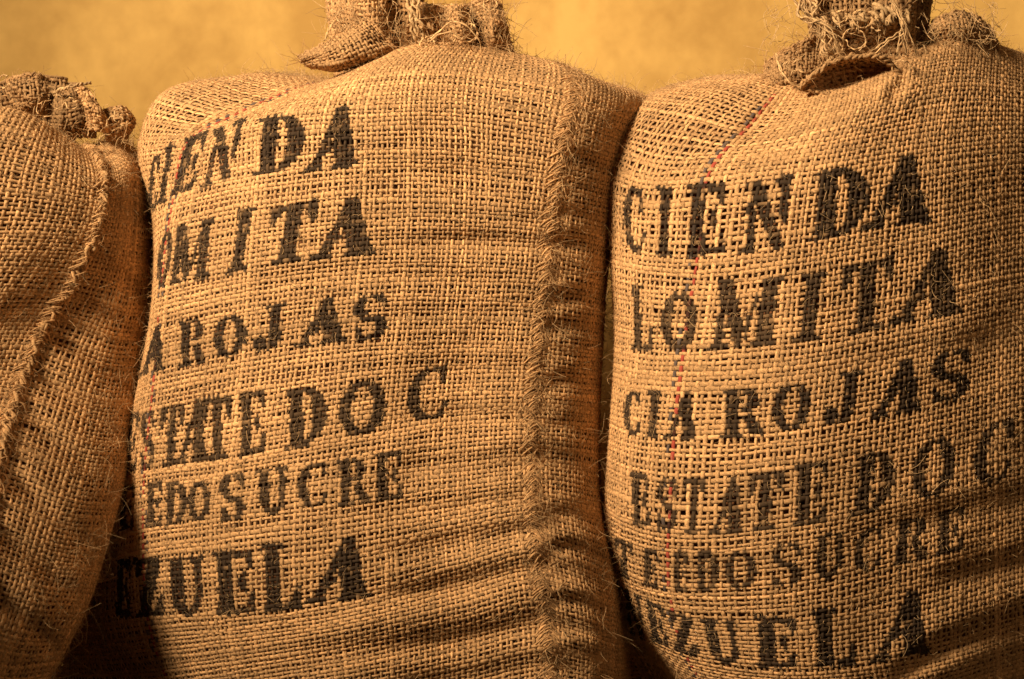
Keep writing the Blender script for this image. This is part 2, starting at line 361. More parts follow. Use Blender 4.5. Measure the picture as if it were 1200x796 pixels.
# ------------------------------------------------------------------ woven cloth
def weave(geo, sf, pitch_s, pitch_t, letters=(), dyed=(), rw=.345, th=.13, amp=.115, seed=3, sides=6, sub=3, tone=1.0, srange=None, trange=None, wob=.10, ink_noise=.25, warp=1.0, weft=1.0):
    r = np.random.default_rng(seed)
    s0, s1 = srange or (0, sf.S); t0, t1 = trange or (0, sf.T)
    def positions(a, b, p, var):
        n = max(3, int(round((b - a) / p)))
        st = np.clip(r.normal(1, var, n + 2), .7, 1.5); c = np.cumsum(st)
        return a + (c - c[0]) / (c[-1] - c[0]) * (b - a)
    S = positions(s0, s1, pitch_s, .08); T = positions(t0, t1, pitch_t, .12)
    nS, nT = len(S), len(T)
    def run(fixed, free, pf, pfree, along_s, rw):
        n = len(fixed); m = (len(free) - 1) * sub + 1
        idx = np.linspace(0, len(free) - 1, m)
        F = np.interp(idx, np.arange(len(free)), free)
        off = np.stack([smooth_noise(m, sub * 7, pf * wob, r) + smooth_noise(m, sub * 2, pf * wob * .5, r) for _ in range(n)])
        a_ = fixed[:, None] + off; f_ = np.broadcast_to(F[None], (n, m))
        s, t = (f_, a_) if along_s else (a_, f_)
        s = np.clip(s, 0, sf.S); t = np.clip(t, 0, sf.T)
        C, nr = sf.at(s, t)
        # crossing phase: warp and weft swap over and under
        par = (np.arange(n) % 2 * 2 - 1)[:, None]
        wave = np.cos(math.pi * idx)[None] * par * (1 if along_s else -1)
        thick = np.exp(r.normal(0, .14, n))[:, None] * np.exp(np.stack([smooth_noise(m, sub * 5, .12, r) + smooth_noise(m, sub * 1.2, .09, r) for _ in range(n)]))
        slub = r.random(n) < .05
        thick[slub] *= 1.3
        C = C + nr * (wave * amp * pf)[..., None]
        Tn = np.gradient(C, axis=1); Tn /= np.maximum(np.linalg.norm(Tn, axis=2, keepdims=True), 1e-9)
        e1 = np.cross(Tn, nr); e1 /= np.maximum(np.linalg.norm(e1, axis=2, keepdims=True), 1e-9)
        e2 = np.cross(e1, Tn); sg = np.sign((e2 * nr).sum(2, keepdims=True)); sg[sg == 0] = 1; e2 = e2 * sg
        a = rw * pf * thick; b_ = th * pf * np.sqrt(thick)
        c = np.zeros((n, m, 3))
        c[..., 0] = tone * np.exp(r.normal(0, .13, n))[:, None] * np.exp(np.stack([smooth_noise(m, sub * 4, .08, r) for _ in range(n)]))
        if letters:
            px, py = sf.pix(s, t)
            px = px + np.stack([smooth_noise(m, sub * .8, .5, r) for _ in range(n)]); py = py + np.stack([smooth_noise(m, sub * .8, .5, r) for _ in range(n)])
            ink = ink_mask(px, py, letters)
            nz = np.stack([smooth_noise(m, sub * 1.1, 1, r) for _ in range(n)])
            c[..., 1] = np.clip(ink * (1 - ink_noise * np.clip(nz - .55, 0, 2)), 0, 1)
        if not along_s:
            for sd, code in dyed:
                i = int(np.argmin(abs(fixed - sd)))
                on = (wave[i] * 1 > -2)
                c[i, :, 2] = np.where(smooth_noise(m, sub * 3, 1, r) > (-.7 if code > .9 else .1), code, 0)
        geo.tubes(C, e1, e2, a, b_, c, sides, ink_top=True)
    run(S, T, pitch_s, pitch_t, False, rw * warp)
    run(T, S, pitch_t, pitch_s, True, rw * weft)

def inset_body(sf, inset, back_d, name, parent, ns=70, nt_=90, top_cap=True):
    """the filling of the sack: a closed body just inside the cloth, rounded at the back"""
    s = np.linspace(0, sf.S, ns)[None].repeat(nt_, 0); t = np.linspace(0, sf.T, nt_)[:, None].repeat(ns, 1)
    P, n = sf.at(s, t)
    P = P - n * inset
    nb = 14
    u = np.linspace(0, 1, nb + 2)[1:-1]
    A = P[:, -1][:, None]; B = P[:, 0][:, None]
    back = A * (1 - u)[None, :, None] + B * u[None, :, None]
    k = np.sin(np.linspace(0, math.pi, nt_)) ** .4
    back[..., 1] += (np.sin(u * math.pi) ** .6)[None] * back_d * k[:, None]
    ring = np.concatenate([P, back], 1)
    ring[..., 2] = np.maximum(ring[..., 2], .003)
    m = ring.shape[1]
    v = ring.reshape(-1, 3)
    idx = np.arange(nt_ * m).reshape(nt_, m)
    q = np.stack([idx[:-1], np.roll(idx[:-1], -1, 1), np.roll(idx[1:], -1, 1), idx[1:]], -1).reshape(-1, 4)
    faces = [tuple(x) for x in q.tolist()] + [tuple(idx[0].tolist()), tuple(idx[-1].tolist()[::-1])]
    me = bpy.data.meshes.new(name); me.from_pydata(v.tolist(), [], faces)
    me.polygons.foreach_set('use_smooth', np.ones(len(me.polygons), bool)); me.update()
    me.materials.append(M_FILL)
    o = bpy.data.objects.new(name, me); col.objects.link(o); o.parent = parent; o.location = -np.array(parent.location)
    return o

def surface_fuzz(geo, sf, n, seed, length=(.006, .03), srange=(0, 1), trange=(0, 1), lift=.5, radius=(.00016, .00034), curl=.9):
    r = np.random.default_rng(seed)
    s = r.uniform(*srange, n) * sf.S; t = r.uniform(*trange, n) * sf.T
    P, nr = sf.at(s, t)
    P2, _ = sf.at(np.minimum(s + .004, sf.S), t); P3, _ = sf.at(s, np.minimum(t + .004, sf.T))
    a = r.uniform(0, 2 * math.pi, n)[:, None]
    d1 = P2 - P; d2 = P3 - P
    d1 /= np.maximum(np.linalg.norm(d1, axis=1, keepdims=True), 1e-9); d2 /= np.maximum(np.linalg.norm(d2, axis=1, keepdims=True), 1e-9)
    d = d1 * np.cos(a) + d2 * np.sin(a) + nr * np.abs(r.normal(0, lift, n))[:, None]
    L = length[0] + (length[1] - length[0]) * r.random(n) ** 2.5
    fibres(geo, P + nr * .0014, d, L, r.uniform(*radius, n), curl, r.uniform(.75, 1.25, n), 5, r)

def seam_stitches(geo, sf, s_path, n, half, seed, tone=1.0, lift=.005, strands=3):
    """overcast stitches: slanting loops of yarn laid over a seam in a herringbone, with frayed ends"""
    r = np.random.default_rng(seed)
    for k in range(n):
        t = (k + .5) / n * sf.T
        for sgn in (-1, 1):
            for q in range(strands):
                hh = half * r.uniform(.45, 1.4)
                tt = t + r.normal(0, .0040)
                drop = r.uniform(.55, 1.0) * half
                ss = s_path(t) + r.normal(0, .0024)
                S = np.array([ss - sgn * .0015, ss + sgn * hh * .35, ss + sgn * hh * .75, ss + sgn * hh])
                T = np.array([tt - drop * .2, tt + drop * .15, tt + drop * .62, tt + drop])
                P, nr = sf.at(np.clip(S, 0, sf.S), np.clip(T, 0, sf.T))
                P = P + nr * (np.array([.9, 1.0, .65, .15]) * lift * r.uniform(.8, 1.3))[:, None]
                yarn(geo, P, r.uniform(.0005, .0012), tone * r.uniform(.85, 1.2), n=7, r=r, sides=4)

def patch(geo, C, ps, pt, seed, tone=1.0, fuzz=40, back=.0028, **kw):
    """a piece of the gathered cloth: woven, with a solid sheet of darker tint behind it"""
    sf = Surface(C, nd=(60, 60), seed=seed, bump=kw.pop('bump', .0030), cell=15)
    weave(geo, sf, ps, pt, seed=seed, tone=tone, sides=5, rw=.36, th=.22, amp=.22, wob=.15, **kw)
    s = np.linspace(0, sf.S, 24)[None].repeat(24, 0); t = np.linspace(0, sf.T, 24)[:, None].repeat(24, 1)
    P, n = sf.at(s, t)
    geo.grid(P - n * back, (.62 * tone, 0, 0))
    # worn, frayed rim
    return sf

def rim(geo, sf, side, seed, rad=.0022, tone=1.0, fray=20, flen=(.008, .03)):
    r = np.random.default_rng(seed)
    u = np.linspace(0, 1, 14)
    if side == 'top': s, t = u * sf.S, 0 * u
    elif side == 'bottom': s, t = u * sf.S, 0 * u + sf.T
    elif side == 'left': s, t = 0 * u, u * sf.T
    else: s, t = 0 * u + sf.S, u * sf.T
    P, n = sf.at(s, t)
    yarn(geo, P, rad * .75, tone * .85, n=40, plies=3, twist=9, r=r, fray=.0004)
    i = r.integers(0, len(u), fray)
    out = np.array([0, 0, 1.0]) if side == 'top' else np.array([0, 0, -1.0]) if side == 'bottom' else np.array([-1., 0, .2]) if side == 'left' else np.array([1., 0, .2])
    d = out[None] + r.normal(0, .9, (fray, 3))
    fibres(geo, P[i], d, r.uniform(*flen, fray), r.uniform(.0002, .0005, fray), 1.5, r.uniform(.8, 1.2, fray), 7, r)

def thing(name, loc, label, cat, group=None):
    o = bpy.data.objects.new(name, None); col.objects.link(o); o.location = loc; o.empty_display_size = .1
    o['label'] = label; o['category'] = cat
    if group: o['group'] = group
    bpy.context.view_layer.update()
    return o

# ------------------------------------------------------------------ setting
def slab(name, x0, x1, y0, y1, z0, z1, m):
    v = [(x0,y0,z0),(x1,y0,z0),(x1,y1,z0),(x0,y1,z0),(x0,y0,z1),(x1,y0,z1),(x1,y1,z1),(x0,y1,z1)]
    f = [(0,3,2,1),(4,5,6,7),(0,1,5,4),(1,2,6,5),(2,3,7,6),(3,0,4,7)]
    me = bpy.data.meshes.new(name); me.from_pydata(v, [], f); me.update(); me.materials.append(m)
    o = bpy.data.objects.new(name, me); col.objects.link(o); return o
o = slab('floor', -4, 4, -3, 2.70, -.1, 0, M_FLOOR); o['kind'] = 'structure'
o = slab('wall', -4, 4, 2.70, 2.9, -.1, 3.0, M_WALL); o['kind'] = 'structure'

# ------------------------------------------------------------------ the three sacks
GROUP = 'burlap sacks standing against the ochre wall'
def rows_to_net(rows, depth_cols, row_add, hid_l, hid_r, depth_shift=0.0, extra=None):
    """rows: list of [(x, y), ...]; adds a hidden column at each end that rolls round to the back"""
    C = []
    for i, row in enumerate(rows):
        pts = [(x, y, depth_cols[j + 1] + row_add[i] + depth_shift + (extra(i, j) if extra else 0)) for j, (x, y) in enumerate(row)]
        (xl, yl, dl), (xr, yr, dr) = pts[0], pts[-1]
        hl = hid_l[i] if isinstance(hid_l, (list, tuple)) else hid_l
        hr = hid_r[i] if isinstance(hid_r, (list, tuple)) else hid_r
        C.append([(xl + hl, yl, dl + depth_cols[0])] + pts + [(xr + hr, yr, dr + depth_cols[-1])])
    return C

# ---- middle sack
def B(*a): return a
rowsM = [
 [(400,100),(425,100),(450,96),(495,86),(545,86),(575,92),(582,96),(588,100)],
 [(290,92),(345,104),(408,85),(482,55),(572,59),(668,80),(706,96),(742,107)],
 [(200,118),(270,137),(350,112),(440,88),(560,88),(673,106),(714,118),(747,128)],
 [(172,166),(222,163),(310,134),(428,122),(556,122),(666,140),(706,150),(731,160)],
 [(180,240),(203,230),(300,207),(425,193),(555,195),(655,207),(694,215),(721,222)],
 [(179,350),(188,340),(290,317),(420,302),(550,300),(643,305),(685,312),(708,318)],
 [(164,448),(180,440),(283,417),(410,400),(540,396),(632,398),(678,402),(702,405)],
 [(142,560),(169,552),(268,538),(400,514),(530,496),(625,492),(668,495),(697,498)],
 [(131,632),(167,621),(260,607),(395,590),(528,572),(624,562),(666,566),(696,572)],
 [(131,734),(173,728),(265,720),(395,702),(535,668),(630,645),(675,658),(709,672)],
 [(160,800),(195,797),(275,785),(400,765),(540,735),(640,715),(686,728),(713,738)],
 [(205,880),(235,872),(300,862),(410,845),(540,820),(645,800),(686,806),(711,812)],
 [(250,960),(275,958),(330,955),(420,950),(540,940),(640,930),(675,930),(695,930)],
]
depM = [.13, .120, .075, .016, .0, .018, .042, .072, .122, .13]
addM = [.20, .085, .03, .008, 0, -.004, -.004, -.006, -.012, -.012, 0, .02, .05]
foldsM = [
 ([(205,185),(238,152),(300,132),(360,108),(430,80)], 8, .010),
 ([(430,292),(540,283),(640,286),(708,282)], 15, .0055),
 ([(455,262),(560,256),(645,260)], 11, .0022),
 ([(440,555),(540,546),(640,538),(702,556)], 17, .0045),
 ([(425,650),(520,638),(600,624),(660,612)], 13, .0042),
 ([(410,700),(500,692),(570,678),(640,660),(708,672)], 15, .0050),
 ([(340,770),(440,760),(540,750),(640,726),(709,742)], 18, .0062),
 ([(400,810),(500,800),(580,788),(640,778),(712,785)], 15, .0048),
 ([(300,335),(420,316),(560,326)], 16, .0022),
 ([(450,432),(560,434),(640,430),(705,440)], 14, .0022),
 ([(440,370),(540,366),(640,362)], 12, .0016),
 ([(450,205),(550,200),(650,215)], 14, .0018), ([(470,150),(560,146),(650,165)], 13, .0016),
 ([(450,490),(540,485),(630,490)], 12, .0018), ([(450,600),(540,592),(630,580)], 11, .0022),
 ([(645,352),(680,345),(712,350)], 10, .006), ([(642,250),(680,252),(716,262)], 10, .004), ([(640,448),(670,444),(706,452)], 10, .005),
 ([(640,642),(670,640),(706,655)], 9, .006), ([(645,700),(680,704),(710,716)], 9, .006), ([(650,765),(680,764),(710,772)], 9, .006), ([(660,180),(690,190),(722,200)], 10, .004), ([(630,385),(680,380),(712,390)], 9, .004),
 ([(630,600),(670,602),(705,612)], 10, .004), ([(632,500),(670,496),(705,505)], 9, .004),
]
def exM(i, j):
    lo = {7: .01, 8: .025, 9: .04, 10: .05, 11: .05, 12: .04}.get(i, 0)
    return lo * max(0, 1 - j / 3) - .8 * lo * max(0, (j - 4) / 3)
surfM = Surface(rows_to_net(rowsM, depM, addM, [20]*7 + [8, -20, -50, -95, -130, -130], [-14]*8 + [0, 14, 22, 26, 26], 0.0, exM), foldsM, bump=.0022, seed=11)
seam_s = surfM.sc[6]
surfM = Surface(rows_to_net(rowsM, depM, addM, [20]*7 + [8, -20, -50, -95, -130, -130], [-14]*8 + [0, 14, 22, 26, 26], 0.0, exM), foldsM, bump=.0022, seed=11, ridge=(seam_s, .007, .0010))

def LT(line, dens=1.0): return [(c, a, b_, t, dens) for c, a, b_, t in line]
lettersM = (LT([
 ('C',(174,250),(184,246),(178,184)), ('I',(184,240),(195,237),(195,172)), ('E',(200,230),(226,221),(219,163)), ('N',(236,222),(272,208),(251,153)),
 ('D',(299,206),(352,198),(307,139)), ('A',(358,203),(416,194),(366,131))], .97)
 + LT([('O',(183,338),(197,331),(190,275)), ('M',(201,335),(242,326),(208,265)), ('I',(264,322),(289,317),(278,248)), ('T',(308,313),(362,303),(320,244)), ('A',(366,306),(434,297),(372,237))], .95)
 + LT([('A',(166,440),(191,434),(170,386)), ('R',(211,430),(240,424),(212,378)), ('O',(252,422),(290,414),(250,374)), ('J',(298,413),(335,407),(300,362)), ('A',(346,407),(402,400),(350,355)), ('S',(415,401),(455,394),(414,350))], .97)
 + LT([('E',(146,553),(160,550),(150,486)), ('S',(165,552),(182,548),(166,484)), ('T',(186,549),(213,544),(190,478)), ('A',(207,545),(241,539),(212,472)), ('T',(240,541),(272,536),(238,468)), ('E',(282,536),(311,530),(281,462)),
       ('D',(336,527),(382,519),(338,458)), ('O',(397,515),(452,507),(398,450)), ('C',(476,499),(526,489),(478,436))], .93)
 + LT([('E',(140,622),(156,620),(142,570)), ('E',(172,619),(190,616),(173,567)), ('D',(194,617),(219,613),(195,566)), ('O',(221,613),(246,610),(222,565)), ('S',(258,611),(288,607),(258,558)), ('U',(302,604),(337,600),(301,551)),
       ('C',(350,598),(386,593),(349,545)), ('R',(397,594),(432,589),(396,540)), ('E',(440,589),(471,584),(440,532))], .93)
 + LT([('E',(136,722),(152,722),(138,656)), ('Z',(161,724),(193,722),(157,655)), ('U',(200,723),(242,720),(196,655)), ('E',(254,722),(300,718),(250,648)), ('L',(311,716),(352,712),(306,640)), ('A',(360,708),(428,700),(368,634))], .97))

sackM = thing('burlap_sack', (-.14, 2.0, 0), 'full burlap sack between the other two, stencilled ENDA and MITA, frayed side seam showing', 'sack', GROUP)
g = Geo(); PS, PT = 6.3 * PX, 5.8 * PX
red = surfM.sc[2]
weave(g, surfM, PS, PT, lettersM, [(red, 1.0), (red + PS, .5), (red - PS, .5)], seed=21, warp=.86, weft=1.12)
g.build('woven_cloth', M_JUTE, sackM, kind='stuff')
inset_body(surfM, .006, .10, 'filling', sackM)
g = Geo(); seam_stitches(g, surfM, lambda t: seam_s, 140, .0112, 5, 1.02, lift=.0012, strands=4)
r5 = np.random.default_rng(55)
g.build('side_seam', M_JUTE, sackM, kind='stuff')
g = Geo()
surface_fuzz(g, surfM, 5200, 31, lift=.3); surface_fuzz(g, surfM, 16000, 36, (.003, .010), lift=.35, radius=(.00014, .00028))
surface_fuzz(g, surfM, 900, 32, (.008, .03), (seam_s / surfM.S - .02, seam_s / surfM.S + .025), lift=.8, radius=(.0002, .00045))
surface_fuzz(g, surfM, 420, 33, (.01, .05), (.0, .10), lift=1.6)
surface_fuzz(g, surfM, 700, 34, (.008, .04), (.84, .97), lift=1.4)
surface_fuzz(g, surfM, 500, 35, (.006, .025), (.1, .9), (.05, .12), lift=1.2)
g.build('loose_fibre', M_FUZZ, sackM, kind='stuff')

# ---- right sack
rowsR = [
 [(925,122),(945,122),(968,122),(1005,124),(1090,110),(1130,110),(1150,118)],
 [(868,90),(895,90),(925,97),(992,101),(1100,50),(1195,62),(1290,110)],
 [(772,122),(818,128),(882,147),(985,128),(1092,95),(1200,100),(1310,145)],
 [(726,192),(768,204),(836,200),(960,186),(1080,166),(1200,156),(1322,180)],
 [(721,290),(755,297),(820,300),(945,286),(1075,263),(1200,240),(1328,240)],
 [(724,402),(750,408),(804,411),(935,403),(1070,379),(1200,350),(1332,340)],
 [(718,500),(740,508),(793,513),(925,507),(1065,481),(1200,450),(1334,430)],
 [(711,600),(735,613),(786,625),(920,618),(1060,592),(1200,560),(1334,530)],
 [(712,662),(740,680),(787,692),(920,688),(1060,660),(1200,625),(1332,600)],
 [(737,728),(762,748),(805,766),(925,780),(1060,766),(1200,728),(1330,690)],
 [(775,790),(800,806),(840,825),(940,845),(1070,835),(1200,800),(1325,760)],
 [(810,870),(835,880),(870,892),(955,905),(1070,900),(1195,880),(1310,850)],
 [(840,975),(860,975),(895,975),(965,975),(1070,970),(1180,960),(1290,950)],
]
depR = [.13, .105, .068, .034, .0, .040, .125, .25, .14]
addR = [.22, .09, .035, .01, 0, -.006, -.010, -.012, -.006, .012, .045, .08, .11]
foldsR = [
 ([(862,165),(905,130),(952,108)], 11, .008), ([(930,150),(975,122),(1010,110)], 10, .005), ([(1040,125),(1050,105),(1062,88)], 9, .005),
 ([(1000,630),(1090,608),(1150,594),(1215,580),(1280,572)], 18, .0042),
 ([(1090,684),(1150,668),(1230,650)], 16, .0055),
 ([(1040,800),(1075,778),(1115,755),(1170,735),(1240,712),(1300,700)], 16, .009),
 ([(1060,820),(1140,786),(1230,757),(1290,745)], 14, .007),
 ([(890,225),(880,330),(890,440)], 18, .003),
 ([(740,330),(800,336),(900,326)], 14, .002), ([(930,440),(1050,418),(1200,390)], 16, .002),
]
surfR = Surface(rows_to_net(rowsR, depR, addR, [10, -34, -26, -4] + [20] * 4 + [0, -45, -80, -100, -100], -20, -.012, lambda i, j: {7: .015, 8: .05, 9: .09, 10: .11, 11: .11, 12: .08}.get(i, 0) * max(0, 1 - j / 3.2)), foldsR, bump=.0022, seed=12)
lettersR = (LT([
 ('C',(734,296),(757,298),(731,219)), ('I',(768,299),(788,300),(770,220)), ('E',(806,300),(848,297),(808,218)), ('N',(868,297),(922,289),(874,214)), ('D',(951,284),(1014,272),(957,204)), ('A',(1012,271),(1086,260),(1018,190))], .97)
 + LT([('L',(742,409),(764,411),(740,333)), ('O',(774,411),(816,411),(776,342)), ('M',(834,411),(906,404),(842,331)), ('I',(928,403),(962,399),(938,323)), ('T',(984,396),(1044,382),(988,314)), ('A',(1046,380),(1122,368),(1054,300))], .93)
 + LT([('C',(732,509),(752,511),(732,458)), ('I',(757,512),(772,513),(760,458)), ('A',(780,514),(813,513),(786,458)), ('R',(846,514),(893,509),(848,458)), ('O',(904,507),(948,501),(908,452)), ('J',(965,500),(1006,493),(972,440)), ('A',(1022,490),(1076,479),(1030,428)), ('S',(1090,475),(1136,464),(1092,418))], .97)
 + LT([('E',(742,614),(762,617),(740,554)), ('S',(770,620),(792,623),(772,560)), ('T',(799,624),(824,625),(802,560)), ('A',(832,626),(868,624),(838,562)), ('T',(876,624),(914,619),(880,556)), ('E',(930,617),(968,610),(934,545)),
       ('D',(998,605),(1044,595),(1006,535)), ('O',(1066,591),(1116,579),(1072,519)), ('C',(1138,574),(1184,562),(1146,500))], .93)
 + LT([('T',(722,672),(742,680),(722,630)), ('E',(755,686),(771,690),(756,643)), ('E',(790,692),(806,693),(790,646)), ('D',(817,693),(842,692),(818,646)), ('O',(850,692),(886,690),(850,646)), ('S',(904,689),(940,684),(904,640)), ('U',(953,682),(986,676),(956,629)),
       ('C',(1000,674),(1032,666),(1004,622)), ('R',(1046,664),(1086,654),(1050,612)), ('E',(1098,652),(1128,644),(1100,600))], .93)
 + LT([('N',(738,742),(758,750),(730,690)), ('E',(764,750),(784,758),(758,704)), ('Z',(790,762),(818,770),(784,716)), ('U',(830,774),(872,780),(820,724)), ('E',(888,781),(934,782),(886,724)), ('L',(956,782),(1002,778),(952,716)), ('A',(1022,776),(1084,764),(1032,700))], .97))
sackR = thing('burlap_sack', (.42, 2.0, 0), 'bulging burlap sack at the right, stencilled CIENDA and LOMITA, red thread down its front', 'sack', GROUP)
g = Geo(); PSR, PTR = 7.1 * PX, 6.7 * PX
redR = surfR.sc[3]
weave(g, surfR, PSR, PTR, lettersR, [(redR, 1.0), (redR - PSR, .5)], seed=22, warp=.90, weft=1.02)
g.build('woven_cloth', M_JUTE, sackR, kind='stuff')
inset_body(surfR, .007, .10, 'filling', sackR)
g = Geo()
surface_fuzz(g, surfR, 4200, 41, lift=.3); surface_fuzz(g, surfR, 14000, 46, (.003, .012), lift=.35, radius=(.00014, .00028))
surface_fuzz(g, surfR, 500, 42, (.008, .04), (.06, .18), (.1, .8), lift=1.2)
surface_fuzz(g, surfR, 500, 43, (.006, .025), (.15, .9), (.07, .14), lift=1.2)
g.build('loose_fibre', M_FUZZ, sackR, kind='stuff')

# ---- left sack
rowsL = [
 [(-120,190),(-60,185),(0,180),(70,190),(90,190),(105,192)],
 [(-380,215),(-205,165),(-15,136),(112,184),(140,172),(158,178)],
 [(-425,300),(-235,235),(-45,190),(122,215),(156,205),(178,224)],
 [(-440,390),(-255,310),(-65,268),(113,270),(156,276),(182,282)],
 [(-450,470),(-280,390),(-100,342),(82,335),(146,350),(179,352)],
 [(-452,550),(-300,470),(-130,420),(46,392),(126,418),(168,420)],
 [(-452,632),(-312,552),(-150,500),(21,458),(108,487),(155,490)],
 [(-450,712),(-320,636),(-165,580),(2,524),(90,556),(139,560)],
 [(-448,794),(-322,716),(-175,662),(-14,600),(68,628),(119,632)],
 [(-440,872),(-315,796),(-180,742),(-28,676),(46,698),(97,702)],
 [(-424,930),(-300,870),(-176,820),(-42,756),(18,768),(67,766)],
 [(-400,970),(-285,930),(-170,890),(-48,840),(-6,846),(30,836)],
 [(-380,985),(-270,975),(-160,968),(-60,950),(-25,945),(5,940)],
]
depL = [.10, .10, -.10, -.04, .06, .11, .17, .13]
addL = [.26, .075, .035, .015, .01, .00, -.035, -.085, -.13, -.17, -.195, -.20, -.15]
foldsL = [
 ([(60,395),(105,425),(165,472)], 11, .007), ([(40,440),(95,478),(155,522)], 9, .005), ([(30,492),(90,536),(145,590)], 12, .008),
 ([(10,556),(60,600),(120,652)], 11, .007), ([(-20,610),(40,655),(100,708)], 12, .008), ([(95,292),(140,320),(182,352)], 11, .006),
 ([(-15,690),(40,732),(75,774)], 11, .008), ([(85,345),(130,372),(176,405)], 9, .005), ([(110,225),(150,245),(182,262)], 10, .005),
 ([(-60,560),(-20,575),(10,600)], 10, .005), ([(-60,420),(0,430),(30,445)], 12, .004),
]
def netL(): return rows_to_net(rowsL, depL, addL, 30, -16, -.01)
surfL = Surface(netL(), foldsL, bump=.0022, seed=13)
seamL = surfL.sc[4]
surfL = Surface(netL(), foldsL, bump=.0022, seed=13, ridge=(seamL, .008, .002))
sackL = thing('burlap_sack', (-.75, 2.0, 0), 'shaded burlap sack cut off by the left edge, plain cloth with a thick corded seam', 'sack', GROUP)
g = Geo(); PSL, PTL = 6.4 * PX, 6.1 * PX
weave(g, surfL, PSL, PTL, seed=23, srange=(surfL.sc[2], surfL.S))
g.build('woven_cloth', M_JUTE, sackL, kind='stuff')
inset_body(surfL, .006, .10, 'filling', sackL)
g = Geo()
tt = np.linspace(.06, .98, 40) * surfL.T
Pc, nc = surfL.at(np.full(40, seamL), tt)
yarn(g, Pc + nc * .0012, .0048, .95, n=420, plies=3, twist=40, sides=7, fray=.0006)
seam_stitches(g, surfL, lambda t: seamL, 120, .009, 6, 1.0, lift=.0055, strands=2)
g.build('corded_seam', M_JUTE, sackL, kind='stuff')
g = Geo()
surface_fuzz(g, surfL, 4000, 51, srange=(.45, 1), lift=.3); surface_fuzz(g, surfL, 9000, 56, (.003, .010), (.45, 1), lift=.35, radius=(.00014, .00028))
surface_fuzz(g, surfL, 1100, 52, (.006, .026), (seamL / surfL.S - .012, seamL / surfL.S + .012), lift=1.2)
surface_fuzz(g, surfL, 800, 53, (.01, .05), (.80, .92), lift=1.4)
g.build('loose_fibre', M_FUZZ, sackL, kind='stuff')

# ------------------------------------------------------------------ gathered, tied mouths
def W1(*pts): return np.array([world(np.float64(x), np.float64(y), np.float64(d)) for x, y, d in pts])
def bunch(geo, cx0, cx1, cy_b, cy_t, hw_b, hw_t, d, folds, seed, tone=.85, depth=.05):
    """gathered cloth standing up from the tie: a pleated tube that flares"""
    r = np.random.default_rng(seed); nc, nr = 25, 6
    C = []
    ph = r.uniform(0, 6, 3)
    for i in range(nr):
        v = i / (nr - 1); row = []
        for j in range(nc):
            th = -.15 * math.pi + 1.3 * math.pi * j / (nc - 1)
            rp = 1 + (.10 + .12 * v) * math.sin(folds * th + ph[0] + 1.2 * v) + .07 * math.sin((folds * 1.7) * th + ph[1])
            hw = hw_b + (hw_t - hw_b) * v ** 1.3
            row.append((cx0 + (cx1 - cx0) * v - hw * rp * math.cos(th), cy_b + (cy_t - cy_b) * v + 5 * math.sin(3 * th + ph[2]) * v, d - depth * rp * math.sin(th) * hw / max(hw_b, hw_t)))
        C.append(row)
    sf = Surface(C[::-1], nd=(160, 60), seed=seed, bump=.007, cell=17)
    weave(geo, sf, 5.6 * PX, 6.2 * PX, seed=seed, tone=tone, sides=5, rw=.36, th=.2, amp=.18, wob=.2)
    s = np.linspace(0, sf.S, 80)[None].repeat(16, 0); t = np.linspace(0, sf.T, 16)[:, None].repeat(80, 1)
    P, n = sf.at(s, t); geo.grid(P - n * .003, (.6 * tone, 0, 0))
    surface_fuzz(geo, sf, 420, seed + 1, (.006, .03), lift=.8, radius=(.0002, .0005))
    return sf

def loops(geo, spots, seed, rad=(.0008, .0014), tone=1.0):
    """curling loose yarn ends: (x, y, depth, size in px, start angle, turns)"""
    r = np.random.default_rng(seed)
    for x, y, d, sz, a0, turns in spots:
        n = 9; a = math.radians(a0) + np.linspace(0, 2 * math.pi * turns, n)
        rr = sz * np.linspace(1, r.uniform(.55, .9), n)
        pts = [(x + rr[i] * math.cos(a[i]), y - rr[i] * math.sin(a[i]) * r.uniform(.75, 1), d + r.normal(0, .004)) for i in range(n)]
        yarn(geo, W1(*pts), r.uniform(*rad), tone * r.uniform(.85, 1.2), n=36, plies=2, twist=6, r=r, sides=4)

# middle mouth
g = Geo(); bunch(g, 444, 438, 92, -70, 47, 54, .165, 4, 61, .82, depth=.06); g.build('gathered_mouth', M_JUTE, sackM, kind='stuff')
g = Geo()
sf = patch(g, [[(352,66,.085),(380,52,.075),(408,36,.08),(432,20,.10)],
               [(354,72,.070),(388,62,.052),(420,48,.055),(446,38,.085)],
               [(360,77,.072),(394,74,.050),(428,62,.055),(458,52,.088)],
               [(368,79,.088),(398,83,.072),(432,74,.075),(472,64,.105)]], 5.6*PX, 5.6*PX, 62, .8)
rim(g, sf, 'top', 63, .0034, .95); rim(g, sf, 'right', 64, .0022, .95); rim(g, sf, 'left', 65, .003, .9)
g.build('folded_flap', M_JUTE, sackM, kind='stuff')
g = Geo()
sf = patch(g, [[(480,0,.15),(498,5,.125),(518,8,.13),(534,6,.12),(550,18,.15)],
               [(484,16,.135),(500,20,.105),(518,24,.125),(536,22,.105),(552,30,.14)],
               [(488,34,.13),(504,36,.10),(522,40,.12),(540,38,.10),(556,44,.14)],
               [(490,60,.14),(508,60,.12),(526,62,.13),(544,62,.12),(562,64,.15)]], 5.6*PX, 5.6*PX, 66, .82)
rim(g, sf, 'left', 67, .004, 1.0)
g.build('folded_flap', M_JUTE, sackM, kind='stuff')
g = Geo()
